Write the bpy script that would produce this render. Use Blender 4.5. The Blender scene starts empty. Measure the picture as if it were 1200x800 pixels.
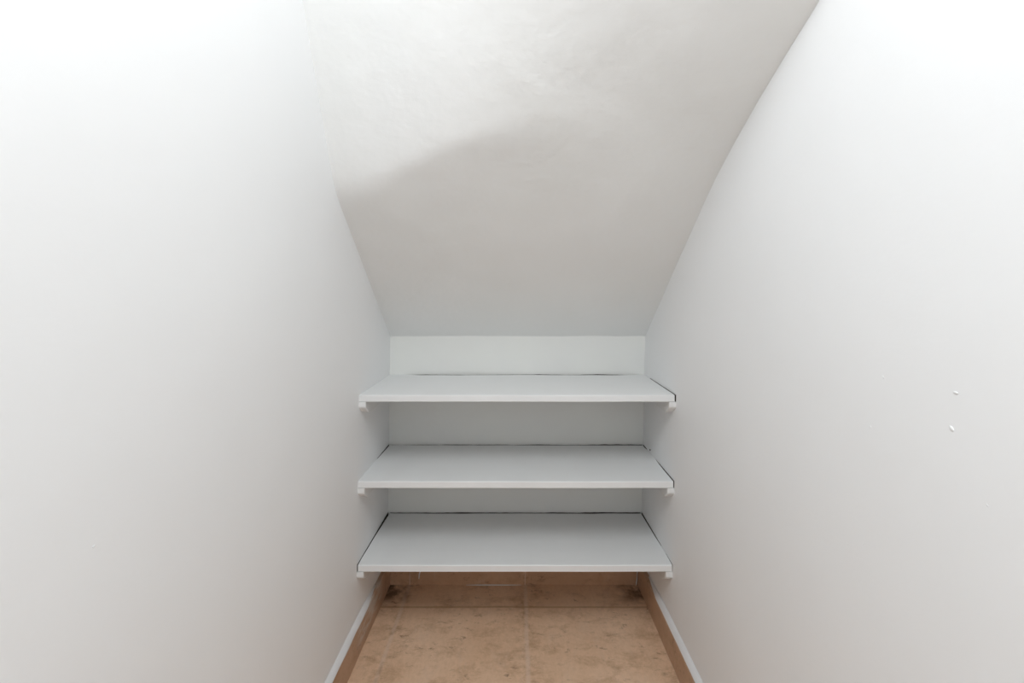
import bpy, bmesh, math, random
from mathutils import Vector, noise

C = bpy.context.scene
COL = C.collection

# ------------------------------------------------------------------ camera
cam_d = bpy.data.cameras.new('camera')
cam = bpy.data.objects.new('camera', cam_d)
COL.objects.link(cam)
cam.location = (0, 0, 1.0)
cam.rotation_euler = (math.radians(90), 0, 0)
cam_d.sensor_width = 36
cam_d.lens = 16
cam_d.shift_x = -4 / 1200
cam_d.shift_y = -65 / 1200
cam_d.clip_start = 0.01
C.camera = cam

# ------------------------------------------------------------------ light
C.view_settings.view_transform = 'Standard'
C.view_settings.look = 'None'
C.view_settings.gamma = 1
C.view_settings.use_curve_mapping = False
C.view_settings.exposure = 0.25

world = bpy.data.worlds.new('world')
C.world = world
world.use_nodes = True
wb = world.node_tree.nodes['Background']
wb.inputs[0].default_value = (0.93, 0.965, 1.0, 1)
wb.inputs[1].default_value = 0.70

def area(name, loc, target, size, power, color):
    d = bpy.data.lights.new(name, 'AREA')
    d.shape = 'DISK'; d.size = size; d.energy = power; d.color = color
    o = bpy.data.objects.new(name, d); COL.objects.link(o)
    o.location = loc
    o.rotation_euler = (Vector(target) - Vector(loc)).to_track_quat('-Z', 'Y').to_euler()
    return o
# the lamp on the landing ceiling, right above the photographer
area('ceiling_lamp', (0.0, 0.02, 1.98), (0.0, 0.70, 0.50), 0.62, 8.6, (0.925, 0.97, 1.0))

# ------------------------------------------------------------------ materials
def new_mat(name):
    m = bpy.data.materials.new(name); m.use_nodes = True
    nt = m.node_tree
    return m, nt, nt.nodes['Principled BSDF']

def coords(nt, scale=(1, 1, 1)):
    tc = nt.nodes.new('ShaderNodeTexCoord')
    mp = nt.nodes.new('ShaderNodeMapping')
    mp.inputs['Scale'].default_value = scale
    nt.links.new(tc.outputs['Object'], mp.inputs['Vector'])
    return mp.outputs['Vector']

def noise_tex(nt, vec, scale, detail=4, rough=0.55, dist=0.0):
    n = nt.nodes.new('ShaderNodeTexNoise')
    n.inputs['Scale'].default_value = scale
    n.inputs['Detail'].default_value = detail
    n.inputs['Roughness'].default_value = rough
    n.inputs['Distortion'].default_value = dist
    nt.links.new(vec, n.inputs['Vector'])
    return n.outputs['Fac']

def ramp(nt, fac, p0, p1, c0=(0, 0, 0, 1), c1=(1, 1, 1, 1)):
    r = nt.nodes.new('ShaderNodeValToRGB')
    e = r.color_ramp.elements
    e[0].position = p0; e[1].position = p1; e[0].color = c0; e[1].color = c1
    nt.links.new(fac, r.inputs['Fac'])
    return r.outputs['Color']

def mix(nt, fac, a, b):
    n = nt.nodes.new('ShaderNodeMix'); n.data_type = 'RGBA'
    def put(sock, v):
        if hasattr(v, 'links'): nt.links.new(v, sock)
        else: sock.default_value = v
    put(n.inputs[0], fac); put(n.inputs[6], a); put(n.inputs[7], b)
    return n.outputs[2]

def mth(nt, op, a, b=None, c=None):
    n = nt.nodes.new('ShaderNodeMath'); n.operation = op
    for i, v in enumerate((a, b, c)):
        if v is None: continue
        if hasattr(v, 'links'): nt.links.new(v, n.inputs[i])
        else: n.inputs[i].default_value = v
    return n.outputs[0]

def bump(nt, bsdf, height, strength, dist):
    b = nt.nodes.new('ShaderNodeBump')
    b.inputs['Strength'].default_value = strength
    b.inputs['Distance'].default_value = dist
    nt.links.new(height, b.inputs['Height'])
    nt.links.new(b.outputs['Normal'], bsdf.inputs['Normal'])

def plaster(name, col, col2, fine=0.25, coarse=0.35, rough=0.62):
    m, nt, bs = new_mat(name)
    v = coords(nt)
    f = ramp(nt, noise_tex(nt, v, 3.2, 3), 0.35, 0.7)
    nt.links.new(mix(nt, f, col, col2), bs.inputs['Base Color'])
    bs.inputs['Roughness'].default_value = rough
    bs.inputs['Specular IOR Level'].default_value = 0.3
    a = noise_tex(nt, coords(nt, (1, 1, 1.8)), 70, 3, 0.5)
    b = noise_tex(nt, v, 9, 3, 0.5)
    h = mth(nt, 'ADD', mth(nt, 'MULTIPLY', a, fine), mth(nt, 'MULTIPLY', b, coarse * 4))
    bump(nt, bs, h, 0.35, 0.004)
    return m

M_wall = plaster('white_wall_paint', (0.865, 0.868, 0.868, 1), (0.85, 0.853, 0.853, 1), 0.10, 0.15)
M_ceil = plaster('white_ceiling_plaster', (0.850, 0.857, 0.847, 1), (0.832, 0.840, 0.825, 1), 0.26, 0.75)
M_back = plaster('white_back_wall_paint', (0.81, 0.812, 0.775, 1), (0.775, 0.775, 0.755, 1), 0.12, 0.3)

def shelf_paint():
    m, nt, bs = new_mat('white_shelf_paint')
    v = coords(nt)
    f = ramp(nt, noise_tex(nt, v, 6, 4), 0.4, 0.75)
    nt.links.new(mix(nt, f, (0.80, 0.805, 0.80, 1), (0.775, 0.78, 0.775, 1)), bs.inputs['Base Color'])
    bs.inputs['Roughness'].default_value = 0.45
    bs.inputs['Specular IOR Level'].default_value = 0.35
    bump(nt, bs, noise_tex(nt, coords(nt, (3, 40, 40)), 3, 3), 0.12, 0.003)
    return m
M_shelf = shelf_paint()

def recess_shade():  # raw-edge wood, coloured darker so the narrow gaps read as shade
    m, nt, bs = new_mat('dark_recess_shade')
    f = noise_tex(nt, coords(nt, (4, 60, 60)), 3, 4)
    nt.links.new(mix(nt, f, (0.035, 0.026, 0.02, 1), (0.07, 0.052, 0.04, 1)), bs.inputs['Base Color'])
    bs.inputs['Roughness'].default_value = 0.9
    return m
M_recess_shade = recess_shade()

def tile_mat(name, axis_joints, base_a, base_b, vein, grout, rough=0.42, extra=None):
    """terracotta tile; axis_joints: list of (axis index, origin, pitch, half width)"""
    m, nt, bs = new_mat(name)
    v = coords(nt)
    big = ramp(nt, noise_tex(nt, v, 5.5, 5, 0.6, 0.4), 0.32, 0.70)
    c = mix(nt, big, base_a, base_b)
    cloud = ramp(nt, noise_tex(nt, coords(nt, (1.2, 1.9, 2)), 9, 9, 0.74, 0.25), 0.50, 0.70)
    c = mix(nt, mth(nt, 'MULTIPLY', cloud, 0.75), c, vein)
    # small broken dark pits and scratches of the worn glaze
    pit = ramp(nt, noise_tex(nt, coords(nt, (1.0, 2.0, 2)), 30, 8, 0.75, 0.5), 0.56, 0.66)
    msk = ramp(nt, noise_tex(nt, v, 9, 3), 0.44, 0.58)
    pm = mth(nt, 'MULTIPLY', pit, msk)
    c = mix(nt, mth(nt, 'MULTIPLY', pm, 0.75), c, (0.17, 0.092, 0.05, 1))
    fine = ramp(nt, noise_tex(nt, coords(nt, (1.6, 1.0, 1)), 60, 6, 0.7, 0.3), 0.40, 0.66)
    c = mix(nt, mth(nt, 'MULTIPLY', fine, 0.20), c, (0.40, 0.245, 0.145, 1))
    # pale scuffs
    sc = ramp(nt, noise_tex(nt, coords(nt, (2.2, 1.0, 1)), 11, 7, 0.75, 0.3), 0.54, 0.74)
    c = mix(nt, mth(nt, 'MULTIPLY', sc, 0.35), c, (0.70, 0.53, 0.42, 1))
    sep = nt.nodes.new('ShaderNodeSeparateXYZ'); nt.links.new(v, sep.inputs[0])
    wob = mth(nt, 'MULTIPLY', mth(nt, 'SUBTRACT', noise_tex(nt, v, 6, 2), 0.5), 0.007)
    tot = None
    lines = {}
    for ax, org, pitch, hw in axis_joints:
        p = mth(nt, 'ADD', mth(nt, 'SUBTRACT', sep.outputs[ax], org), wob)
        k = mth(nt, 'PINGPONG', p, pitch / 2)          # 0 on the joint line
        l = nt.nodes.new('ShaderNodeMapRange'); l.interpolation_type = 'SMOOTHSTEP'
        l.inputs['From Min'].default_value = hw * 0.3; l.inputs['From Max'].default_value = hw * 1.8
        l.inputs['To Min'].default_value = 1; l.inputs['To Max'].default_value = 0
        nt.links.new(k, l.inputs['Value'])
        lines[ax] = l.outputs[0]
        tot = l.outputs[0] if tot is None else mth(nt, 'MAXIMUM', tot, l.outputs[0])
    h = mth(nt, 'MULTIPLY', noise_tex(nt, v, 30, 4), 0.35)
    h = mth(nt, 'SUBTRACT', h, mth(nt, 'MULTIPLY', pm, 0.5))
    if tot is not None:
        if 0 in lines:                                 # grime gathered along the long joints
            org, pitch = next((a[1], a[2]) for a in axis_joints if a[0] == 0)
            kk = mth(nt, 'PINGPONG', mth(nt, 'SUBTRACT', sep.outputs[0], org), pitch / 2)
            l = nt.nodes.new('ShaderNodeMapRange')
            l.inputs['From Min'].default_value = 0.005; l.inputs['From Max'].default_value = 0.06
            l.inputs['To Min'].default_value = 1; l.inputs['To Max'].default_value = 0
            nt.links.new(kk, l.inputs['Value'])
            n = ramp(nt, noise_tex(nt, coords(nt, (1, 1.3, 1)), 24, 8, 0.75, 0.3), 0.48, 0.66)
            c = mix(nt, mth(nt, 'MULTIPLY', mth(nt, 'MULTIPLY', l.outputs[0], n), 0.6), c, (0.30, 0.17, 0.09, 1))
        gv = ramp(nt, noise_tex(nt, v, 14, 4, 0.7), 0.30, 0.50)
        for ax, l in lines.items():
            dark = (0.26, 0.15, 0.085, 1)
            c = mix(nt, mth(nt, 'MULTIPLY', l, 0.60), c, mix(nt, gv, dark, grout) if ax == 0 else mix(nt, gv, dark, vein))
    if extra: c = extra(nt, v, sep, c)
    if tot is not None: h = mth(nt, 'SUBTRACT', h, mth(nt, 'MULTIPLY', tot, 0.25))
    nt.links.new(c, bs.inputs['Base Color'])
    bs.inputs['Roughness'].default_value = rough
    bs.inputs['Specular IOR Level'].default_value = 0.35
    bump(nt, bs, h, 0.30, 0.002)
    return m

def band(nt, x, lo, hi, soft):
    def step(e0, e1):
        l = nt.nodes.new('ShaderNodeMapRange'); l.interpolation_type = 'SMOOTHSTEP'
        l.inputs['From Min'].default_value = e0; l.inputs['From Max'].default_value = e1
        nt.links.new(x, l.inputs['Value']); return l.outputs[0]
    return mth(nt, 'MULTIPLY', step(lo - soft, lo), mth(nt, 'SUBTRACT', 1.0, step(hi, hi + soft)))

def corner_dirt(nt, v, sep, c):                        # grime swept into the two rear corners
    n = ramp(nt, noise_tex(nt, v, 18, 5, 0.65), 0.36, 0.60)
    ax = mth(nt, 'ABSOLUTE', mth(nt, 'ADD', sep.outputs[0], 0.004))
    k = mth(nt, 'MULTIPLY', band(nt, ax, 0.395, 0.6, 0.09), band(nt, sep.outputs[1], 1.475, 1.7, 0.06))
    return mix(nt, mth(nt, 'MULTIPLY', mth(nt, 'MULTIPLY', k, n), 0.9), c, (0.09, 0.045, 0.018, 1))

def paint_smear(nt, v, sep, c):                        # wall paint smeared over the left skirting tile
    n = ramp(nt, noise_tex(nt, coords(nt, (1, 3, 9)), 6, 4, 0.6), 0.42, 0.56)
    k = mth(nt, 'MULTIPLY', band(nt, sep.outputs[1], 1.25, 1.40, 0.05), band(nt, sep.outputs[2], 0.035, 0.1, 0.02))
    k = mth(nt, 'MULTIPLY', k, mth(nt, 'LESS_THAN', sep.outputs[0], 0.0))
    return mix(nt, mth(nt, 'MULTIPLY', mth(nt, 'MULTIPLY', k, n), 0.75), c, (0.62, 0.56, 0.50, 1))

TA, TB = (0.78, 0.545, 0.38, 1), (0.70, 0.465, 0.305, 1)
VE, GR = (0.40, 0.235, 0.125, 1), (0.72, 0.54, 0.42, 1)
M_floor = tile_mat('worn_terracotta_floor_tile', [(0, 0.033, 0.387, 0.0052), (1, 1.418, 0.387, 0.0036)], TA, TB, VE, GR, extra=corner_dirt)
M_base_side = tile_mat('terracotta_skirting_tile', [(1, 1.418, 0.387, 0.002)], (0.56, 0.365, 0.245, 1), (0.48, 0.305, 0.20, 1), VE, GR, extra=paint_smear)
M_base_back = tile_mat('terracotta_back_skirting_tile', [(0, 0.033, 0.387, 0.0015)], (0.58, 0.36, 0.225, 1), (0.50, 0.30, 0.185, 1), VE, GR)

def caulk_mat():
    m, nt, bs = new_mat('white_caulk')
    f = noise_tex(nt, coords(nt), 20, 3)
    nt.links.new(mix(nt, f, (0.80, 0.80, 0.80, 1), (0.72, 0.715, 0.71, 1)), bs.inputs['Base Color'])
    bs.inputs['Roughness'].default_value = 0.6
    bump(nt, bs, noise_tex(nt, coords(nt), 90, 3), 0.2, 0.001)
    return m
M_caulk = caulk_mat()

# ------------------------------------------------------------------ helpers
def link(name, bm, mats, parent=None, smooth=False):
    me = bpy.data.meshes.new(name)
    bmesh.ops.recalc_face_normals(bm, faces=bm.faces)
    bm.to_mesh(me); bm.free()
    for m in (mats if isinstance(mats, (list, tuple)) else [mats]):
        me.materials.append(m)
    if smooth:
        for p in me.polygons: p.use_smooth = True
    o = bpy.data.objects.new(name, me); COL.objects.link(o)
    if parent: o.parent = parent
    return o

def struct(name, bm, mats, smooth=False, label=None, category=None):
    o = link(name, bm, mats, None, smooth)
    o['kind'] = 'structure'
    if label: o['label'] = label
    if category: o['category'] = category
    return o

def slab(bm, inner, outer):
    """closed slab between two grids of points (lists of rows)"""
    ni, nj = len(inner), len(inner[0])
    a = [[bm.verts.new(p) for p in r] for r in inner]
    b = [[bm.verts.new(p) for p in r] for r in outer]
    for i in range(ni - 1):
        for j in range(nj - 1):
            bm.faces.new((a[i][j], a[i+1][j], a[i+1][j+1], a[i][j+1]))
            bm.faces.new((b[i][j], b[i][j+1], b[i+1][j+1], b[i+1][j]))
    for i in range(ni - 1):
        for j in (0, nj - 1):
            bm.faces.new((a[i][j], b[i][j], b[i+1][j], a[i+1][j]))
    for j in range(nj - 1):
        for i in (0, ni - 1):
            bm.faces.new((a[i][j], a[i][j+1], b[i][j+1], b[i][j]))

def prism(bm, poly, axis, t0, t1, mat=0):
    """extrude a 2-D outline along an axis (0: outline is y,z)"""
    def P(p, t):
        return (t, p[0], p[1]) if axis == 0 else ((p[0], t, p[1]) if axis == 1 else (p[0], p[1], t))
    a = [bm.verts.new(P(p, t0)) for p in poly]
    b = [bm.verts.new(P(p, t1)) for p in poly]
    fs = [bm.faces.new(a), bm.faces.new(b[::-1])]
    n = len(poly)
    for i in range(n):
        fs.append(bm.faces.new((a[i], b[i], b[(i+1) % n], a[(i+1) % n])))
    for f in fs: f.material_index = mat
    return fs

def tube(bm, pts, radii, seg=8):
    rings = []
    for i, p in enumerate(pts):
        p = Vector(p)
        d = (Vector(pts[min(i+1, len(pts)-1)]) - Vector(pts[max(i-1, 0)])).normalized()
        u = d.orthogonal().normalized(); w = d.cross(u)
        rings.append([bm.verts.new(p + (u*math.cos(2*math.pi*k/seg) + w*math.sin(2*math.pi*k/seg)) * radii[i]) for k in range(seg)])
    for i in range(len(rings)-1):
        for k in range(seg):
            bm.faces.new((rings[i][k], rings[i][(k+1) % seg], rings[i+1][(k+1) % seg], rings[i+1][k]))
    bm.faces.new(rings[0][::-1]); bm.faces.new(rings[-1])

def lerp_list(tab, x):
    if x <= tab[0][0]: return tab[0][1]
    for (x0, y0), (x1, y1) in zip(tab, tab[1:]):
        if x <= x1: return y0 + (y1 - y0) * (x - x0) / (x1 - x0)
    return tab[-1][1]

# ------------------------------------------------------------------ the room
DB = 1.535                                            # distance to the back wall
D0 = -0.55                                            # open end of the cupboard
def XL(d, z): return -(0.4365 - 0.0125 * z + 0.013 * (1.245 - d))
def XR(d, z): return 0.4257 + 0.0200 * z + 0.0145 * (1.245 - d)

# ceiling: underside of winding stairs, plane at the back, twisting further forward
TANL = 0.838
DC = [(-0.46, 1.070), (-0.40, 1.062), (-0.30, 1.035), (-0.154, 0.975), (0.0, 0.935), (0.165, 0.915), (0.30, 0.93), (0.46, 0.95)]
SU = [(-0.46, 2.12), (-0.38, 2.0), (-0.154, 1.50), (0.0, 1.18), (0.165, 0.86), (0.30, 0.62), (0.46, 0.42)]
SW = [(-0.46, 0.030), (-0.36, 0.020), (-0.25, 0.012), (-0.154, 0.008), (-0.03, 0.010), (0.07, 0.022), (0.165, 0.05), (0.30, 0.13), (0.46, 0.17)]
ZB = 0.831
def softplus(t, w): 
    if t / w > 30: return t
    return w * math.log1p(math.exp(t / w))
def zceil(x, d):
    dc = lerp_list(DC, x); s = lerp_list(SU, x); w = lerp_list(SW, x) / 2
    z = ZB + TANL * (DB - d) + (s - TANL) * softplus(dc - d, w)
    t = 0.57 - d                                      # out of view: steepened by guess to clear the lamp's light
    z += max(0.0, 1.75 - s) * softplus(t, 0.05)
    z += 0.0040 * min(1.0, 0.15 + (DB - d) * 3.0) * noise.noise(Vector((x * 6, d * 6, 1.3)))
    z += 0.0022 * noise.noise(Vector((x * 17, d * 17, 4.1))) * max(0.0, 1 - abs(d - dc) / 0.12)   # uneven plaster along the fold
    return min(z, 2.30 + 0.02 * d)

bm = bmesh.new()
NX, ND = 96, 200
xs = [-0.52 + 1.04 * i / NX for i in range(NX + 1)]
ds = [D0 + (DB + 0.04 - D0) * j / ND for j in range(ND + 1)]
inner = [[Vector((x, d, zceil(x, d))) for d in ds] for x in xs]
outer = [[p + Vector((0, 0.0, 0.12)) for p in r] for r in inner]
# the ceiling stops where the hall begins so its lamp shines in
slab(bm, [r[43:] for r in inner], [r[43:] for r in outer])
struct('ceiling', bm, M_ceil, True)

def side_wall(name, X, sgn, chips):
    bm = bmesh.new()
    nd, nz = 70, 60
    inn = [[Vector((X(D0 + (DB + 0.05 - D0) * i / nd, -0.05 + 2.5 * j / nz), D0 + (DB + 0.05 - D0) * i / nd, -0.05 + 2.5 * j / nz))
            for j in range(nz + 1)] for i in range(nd + 1)]
    for r in inn:
        for p in r:
            k = min(1.0, max(0.0, (1.15 - p.y) / 0.3))
            p.x += 0.0018 * k * noise.noise(Vector((p.y * 3.1, p.z * 3.1, 7.7 * sgn)))
    out = [[p + Vector((0.11 * sgn, 0, 0)) for p in r] for r in inn]
    slab(bm, inn, out)
    for px, py, r, el, ang in chips:                  # little lumps of plaster caught under the paint
        d = 0.45
        for _ in range(6):
            z = 1 - (py - 335) / 533.33 * d
            d = X(d, z) * 533.33 / (px - 604)
        ret = bmesh.ops.create_icosphere(bm, subdivisions=2, radius=1)
        for v in ret['verts']:
            yy, zz = v.co.y * r * el, v.co.z * r
            v.co = Vector((X(d, z) + v.co.x * r * 0.35, d + yy * math.cos(ang) - zz * math.sin(ang), z + yy * math.sin(ang) + zz * math.cos(ang)))
    return struct(name, bm, M_wall, True)

wall_l = side_wall('wall_left', XL, -1, [(110, 640, 0.0012, 1.5, 0.4)])
wall_r = side_wall('wall_right', XR, 1, [(1115, 502, 0.0021, 1.5, 0.8), (1020, 500, 0.0016, 1.3, 0.2), (1035, 442, 0.0013, 1.6, 0.9),
                                         (994, 637, 0.0013, 1.4, 0.3), (1012, 637, 0.0012, 1.8, 1.9), (1157, 592, 0.0012, 1.4, 0.6), (1120, 460, 0.0014, 2, 0.1)])
# a dark nail hole over the second shelf
bm = bmesh.new()
dh = 0.432 * 533.33 / 158; zh = 1 - 192 / 533.33 * dh
tube(bm, [(XR(dh, zh) + 0.004, dh, zh), (XR(dh, zh) - 0.0015, dh, zh)], [0.0026, 0.0026], 12)
link('nail_hole', bm, M_recess_shade, wall_r)

bm = bmesh.new()
nx, nz = 40, 40
inn = [[Vector((-0.5 + i / nx, DB + 0.0012 * noise.noise(Vector((i * 0.25, j * 0.2, 3))), -0.05 + 1.0 * j / nz)) for j in range(nz + 1)] for i in range(nx + 1)]
slab(bm, inn, [[p + Vector((0, 0.1, 0)) for p in r] for r in inn])
struct('wall_back', bm, M_back, True)

bm = bmesh.new()
inn = [[Vector((-0.52 + 1.04 * i / 8, D0 + (DB + 0.05 - D0) * j / 16, 0)) for j in range(17)] for i in range(9)]
slab(bm, inn, [[p - Vector((0, 0, 0.08)) for p in r] for r in inn])
inn = [[Vector((-1.6 + 3.2 * i / 8, -2.6 + (D0 + 2.6) * j / 8, 0)) for j in range(9)] for i in range(9)]   # unseen hall floor, added to cut low light and bounce warm
slab(bm, inn, [[p - Vector((0, 0, 0.08)) for p in r] for r in inn])
struct('floor', bm, M_floor)

# skirting tiles with a painted plaster ledge along the top
BH, BT = 0.080, 0.0135
def skirting(name, X, sgn):
    bm = bmesh.new()
    n = 60
    d_end = DB
    def ring(d):
        xw = X(d, 0.04); wv = 0.0008 * noise.noise(Vector((d * 14, 2.0, sgn)))
        h = BH + 0.0012 * noise.noise(Vector((d * 11, 5.0, sgn)))
        return [(xw - sgn * -0.006, d, 0), (xw - sgn * (BT + wv), d, 0), (xw - sgn * (BT + wv), d, h - 0.0015),
                (xw - sgn * (BT + wv - 0.0015), d, h), (xw + sgn * 0.006, d, h)]
    rings = [[bm.verts.new(p) for p in ring(D0 + (d_end - D0) * i / n)] for i in range(n + 1)]
    for a, b in zip(rings, rings[1:]):
        for k in range(5):
            bm.faces.new((a[k], a[(k+1) % 5], b[(k+1) % 5], b[k]))
    bm.faces.new(rings[0]); bm.faces.new(rings[-1][::-1])
    o = struct(name, bm, M_base_side)
    # white painted plaster fillet on the ledge, thinning out under the bottom shelf
    bm = bmesh.new()
    rr = []
    d_stop = 1.40 if sgn < 0 else 1.44
    for i in range(n + 1):
        d = D0 + (d_stop - D0) * i / n
        k = min(1.0, (d_stop - d) / 0.10)
        wz = X(d, BH)
        w = (BT - 0.0005 + 0.0012 * noise.noise(Vector((d * 26, 9, sgn)))) * (0.25 + 0.75 * k)
        t0 = BH + 0.0012
        rr.append([bm.verts.new(p) for p in ((wz + sgn * 0.004, d, t0 - 0.004), (wz - sgn * w, d, t0 - 0.004), (wz - sgn * w, d, t0), (wz - sgn * w * 0.35, d, t0 + 0.005 * k), (wz + sgn * 0.004, d, t0 + 0.013 * k + 0.001))])
    for a, b in zip(rr, rr[1:]):
        for k in range(5):
            bm.faces.new((a[k], a[(k+1) % 5], b[(k+1) % 5], b[k]))
    bm.faces.new(rr[0]); bm.faces.new(rr[-1][::-1])
    c = link('painted_ledge', bm, M_caulk, o, True)
    c['label'] = 'white painted ledge'
    return o
skirting('baseboard_left', XL, -1)
skirting('baseboard_right', XR, 1)

bm = bmesh.new()
prism(bm, [(DB + 0.006, 0), (DB - 0.012, 0), (DB - 0.012, BH - 0.001), (DB - 0.011, BH), (DB + 0.006, BH)], 0, XL(DB, 0) + BT, XR(DB, 0) - BT)
bb = struct('baseboard_back', bm, M_base_back)
def px_on(d, x, y): return Vector(((x - 604) / 533.33 * d, d, 1 - (y - 335) / 533.33 * d))
bd = DB - 0.0125
bm = bmesh.new()
tube(bm, [px_on(bd, 492.5, 669), px_on(bd, 491.3, 673), px_on(bd, 490.9, 678)], [0.0012, 0.0019, 0.0013])
link('caulk_streak', bm, M_caulk, bb, True)
bm = bmesh.new()
tube(bm, [px_on(bd, 746.8, 668), px_on(bd, 746.6, 676), px_on(bd, 745.8, 682), px_on(bd, 745.5, 687)], [0.0014, 0.0014, 0.0019, 0.001])
link('caulk_streak', bm, M_caulk, bb, True)
bm = bmesh.new()
tube(bm, [(-0.165, bd - 0.0005, 0.0005), (-0.10, bd - 0.001, 0.001), (-0.03, bd - 0.0005, 0.0006), (0.02, bd, 0.0002)], [0.0006, 0.0016, 0.0014, 0.0005])
link('grout_line', bm, M_caulk, bb, True)

# ------------------------------------------------------------------ shelves
def rise(x, seed):
    return -0.0001 + 0.0020 * noise.noise(Vector((x * 9, seed * 2.3, 5))) + 0.0008 * noise.noise(Vector((x * 45, seed, 1)))
DF = 1.245
TH = 0.0185
def shelf(z, gl, gr, gb, label, seed):
    """z: top of board; gl / gr: gap tables (0 front .. 1 back) to the side walls; gb: gap table by x to the back wall"""
    root = bpy.data.objects.new('wall_shelf', None); COL.objects.link(root)
    root.location = (0, DB, z - TH)
    root['label'] = label; root['category'] = 'shelf'; root['group'] = 'white shelves under the stairs'
    root.empty_display_size = 0.1
    org = Vector(root.location)
    rnd = random.Random(seed)
    N = 44
    nz = lambda t, k: noise.noise(Vector((t * 9.0, k * 3.7 + seed, 0.4)))
    left, right, back = [], [], []
    for i in range(N + 1):
        t = i / N
        d = DF + (DB - 0.004 - DF) * t
        left.append((XL(d, z) + lerp_list(gl, t) + 0.0005 * nz(t, 1), d))
        right.append((XR(d, z) - lerp_list(gr, t) - 0.0005 * nz(t, 2), d))
    x0, x1 = left[-1][0], right[-1][0]
    for i in range(1, N * 2):
        x = x0 + (x1 - x0) * i / (N * 2)
        back.append((x, DB - max(-0.001, lerp_list(gb, x) * 1.05 + 0.0026 * noise.noise(Vector((x * 14, seed, 2))))))
    left[-1] = (x0, DB - lerp_list(gb, x0)); right[-1] = (x1, DB - lerp_list(gb, x1))
    front = []
    for i in range(1, N):
        x = right[0][0] + (left[0][0] - right[0][0]) * i / N
        front.append((x, DF + 0.0006 * noise.noise(Vector((x * 8, seed, 6)))))
    poly = left + back + right[::-1] + front           # clockwise seen from above
    nl, nb = len(left), len(back)
    bm = bmesh.new()
    n = len(poly)
    B = 0.0016
    def inset(p, i):                                   # front edge only gets a worn round-over
        if i >= nl + nb + len(right) - 1 or i == 0: return (p[0], p[1] + B)
        return p
    sag = lambda p: 0.0008 * noise.noise(Vector((p[0] * 3, seed, 8)))
    rows = [[inset(p, i) + (z + sag(p),) for i, p in enumerate(poly)],
            [p + (z - B + sag(p),) for p in poly],
            [p + (z - TH + B * 0.6 + sag(p),) for p in poly],
            [inset(p, i) + (z - TH + sag(p),) for i, p in enumerate(poly)]]
    vr = [[bm.verts.new(Vector(p) - org) for p in r] for r in rows]
    for a, b in zip(vr, vr[1:]):
        for i in range(n):
            j = (i + 1) % n
            f = bm.faces.new((a[i], a[j], b[j], b[i]))
            f.material_index = 1 if i < nl + nb + len(right) - 1 else 0
    bm.faces.new(vr[0]); bm.faces.new(vr[-1][::-1])
    board = link('board', bm, [M_shelf, M_recess_shade], root)
    # dark strips added along the walls to give the gaps their shade
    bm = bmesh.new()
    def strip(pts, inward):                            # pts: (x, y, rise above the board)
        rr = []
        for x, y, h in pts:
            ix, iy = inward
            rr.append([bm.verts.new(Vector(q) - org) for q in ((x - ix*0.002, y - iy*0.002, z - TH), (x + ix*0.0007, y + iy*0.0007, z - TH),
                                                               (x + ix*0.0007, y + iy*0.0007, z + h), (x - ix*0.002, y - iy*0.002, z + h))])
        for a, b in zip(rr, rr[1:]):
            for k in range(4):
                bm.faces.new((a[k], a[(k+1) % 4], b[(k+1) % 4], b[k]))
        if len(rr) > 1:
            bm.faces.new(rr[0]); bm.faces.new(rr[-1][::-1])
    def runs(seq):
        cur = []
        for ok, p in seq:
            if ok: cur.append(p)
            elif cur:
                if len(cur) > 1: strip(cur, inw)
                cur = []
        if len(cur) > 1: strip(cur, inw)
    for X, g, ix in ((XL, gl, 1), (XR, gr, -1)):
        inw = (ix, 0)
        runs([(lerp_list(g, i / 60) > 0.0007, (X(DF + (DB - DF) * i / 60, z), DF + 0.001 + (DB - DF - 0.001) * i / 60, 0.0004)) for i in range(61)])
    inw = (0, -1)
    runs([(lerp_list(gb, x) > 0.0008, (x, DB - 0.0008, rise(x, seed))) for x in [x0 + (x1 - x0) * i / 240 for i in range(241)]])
    link('gap_shade_strip', bm, M_recess_shade, root)['label'] = 'dark strip shading the gap'
    # side cleats screwed to the walls, their front ends cut back at an angle
    zt = z - TH - 0.0002
    for X, sgn in ((XL, -1), (XR, 1)):
        bm = bmesh.new()
        prof = [(DF + 0.001, zt), (DF + 0.001, zt - 0.0125), (DF + 0.003, zt - 0.0165), (DF + 0.012, zt - 0.0235), (DF + 0.027, zt - 0.034),
                (DF + 0.034, zt - 0.036), (DB - 0.001, zt - 0.036), (DB - 0.001, zt)]
        ins = [bm.verts.new(Vector((X(p[0], p[1]) - sgn * 0.0185, p[0], p[1])) - org) for p in prof]
        mid = [bm.verts.new(Vector((X(p[0], p[1]) - sgn * 0.0165, p[0] - (0.002 if p[0] < DF + 0.03 else 0), p[1])) - org) for p in prof]
        outs = [bm.verts.new(Vector((X(p[0], p[1]) + sgn * 0.003, p[0] - (0.002 if p[0] < DF + 0.03 else 0), p[1])) - org) for p in prof]
        m = len(prof)
        bm.faces.new(ins); bm.faces.new(outs[::-1])
        for a, b in ((ins, mid), (mid, outs)):
            for i in range(m):
                bm.faces.new((a[i], a[(i+1) % m], b[(i+1) % m], b[i]))
        link('cleat', bm, M_shelf, root)
    bm = bmesh.new()  # unseen dark bar added below the rear gap to darken it
    prism(bm, [(DB + 0.002 - org.y, zt - org.z), (DB - 0.022 - org.y, zt - org.z), (DB - 0.022 - org.y, zt - 0.03 - org.z), (DB + 0.002 - org.y, zt - 0.03 - org.z)], 0,
          XL(DB, z) + 0.02, XR(DB, z) - 0.02)
    link('dark_gap_backing', bm, M_recess_shade, root)
    return root

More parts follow.
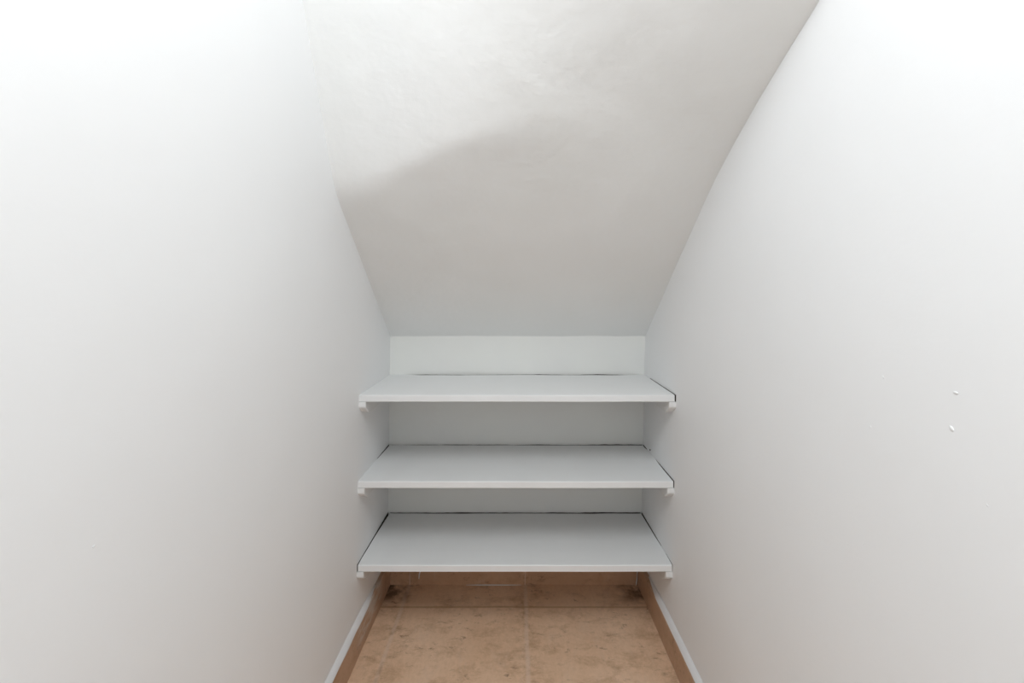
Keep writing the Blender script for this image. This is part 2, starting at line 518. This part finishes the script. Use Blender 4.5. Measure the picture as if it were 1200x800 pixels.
s1 = shelf(0.7015, [(0, -0.001), (1, -0.001)],
           [(0, 0.0042), (0.1, 0.0028), (0.45, 0.003), (0.78, 0.002), (0.82, -0.0006), (1, -0.0006)],
           [(-0.40, -0.001), (-0.37, 0.001), (-0.31, 0.007), (-0.2, 0.010), (-0.08, 0.006), (0.05, 0.004), (0.22, 0.008), (0.39, 0.008), (0.42, 0.0), (0.43, -0.001)],
           'white painted wooden shelf, the topmost, just under the low end of the sloping ceiling', 1)
s2 = shelf(0.4655, [(0, -0.001), (0.5, -0.0006), (0.58, 0.0012), (0.8, 0.003), (1, 0.004)],
           [(0, 0.0032), (0.3, 0.0028), (0.52, 0.002), (0.6, -0.0004), (0.82, -0.0002), (0.9, 0.003), (1, 0.0035)],
           [(-0.43, 0.004), (-0.3, 0.0055), (0, 0.006), (0.2, 0.006), (0.43, 0.008)],
           'white painted wooden shelf, the middle one between the other two shelves', 2)
s3 = shelf(0.2365, [(0, 0.0026), (0.1, 0.0022), (0.5, 0.0034), (0.8, 0.0055), (1, 0.0075)],
           [(0, 0.0016), (0.1, 0.0008), (0.3, 0.0006), (0.45, 0.0024), (0.8, 0.0038), (1, 0.0045)],
           [(-0.43, 0.005), (-0.3, 0.007), (0, 0.006), (0.43, 0.007)],
           'white painted wooden shelf, the lowest, just above the terracotta floor', 3)

# a ridge of thick paint at the right rear of the middle shelf
bm = bmesh.new()
zr = 0.4655
o2 = Vector(s2.location)
rows = []
for i in range(13):
    t = i / 12
    x = 0.355 + (XR(1.4, zr) - 0.001 - 0.355) * t
    h = 0.0011 * min(1, t * 3)
    y = 1.402 + 0.004 * t + 0.001 * noise.noise(Vector((t * 5, 0, 0)))
    rows.append([bm.verts.new(Vector(p) - o2) for p in ((x, y - 0.040, zr - 0.0008), (x, y - 0.003, zr + h - 0.0002), (x, y, zr + h), (x, y + 0.0012, zr - 0.001))])
for a, b in zip(rows, rows[1:]):
    for k in range(4):
        bm.faces.new((a[k], a[(k+1) % 4], b[(k+1) % 4], b[k]))
bm.faces.new(rows[0]); bm.faces.new(rows[-1][::-1])
link('paint_ridge', bm, M_shelf, s2)
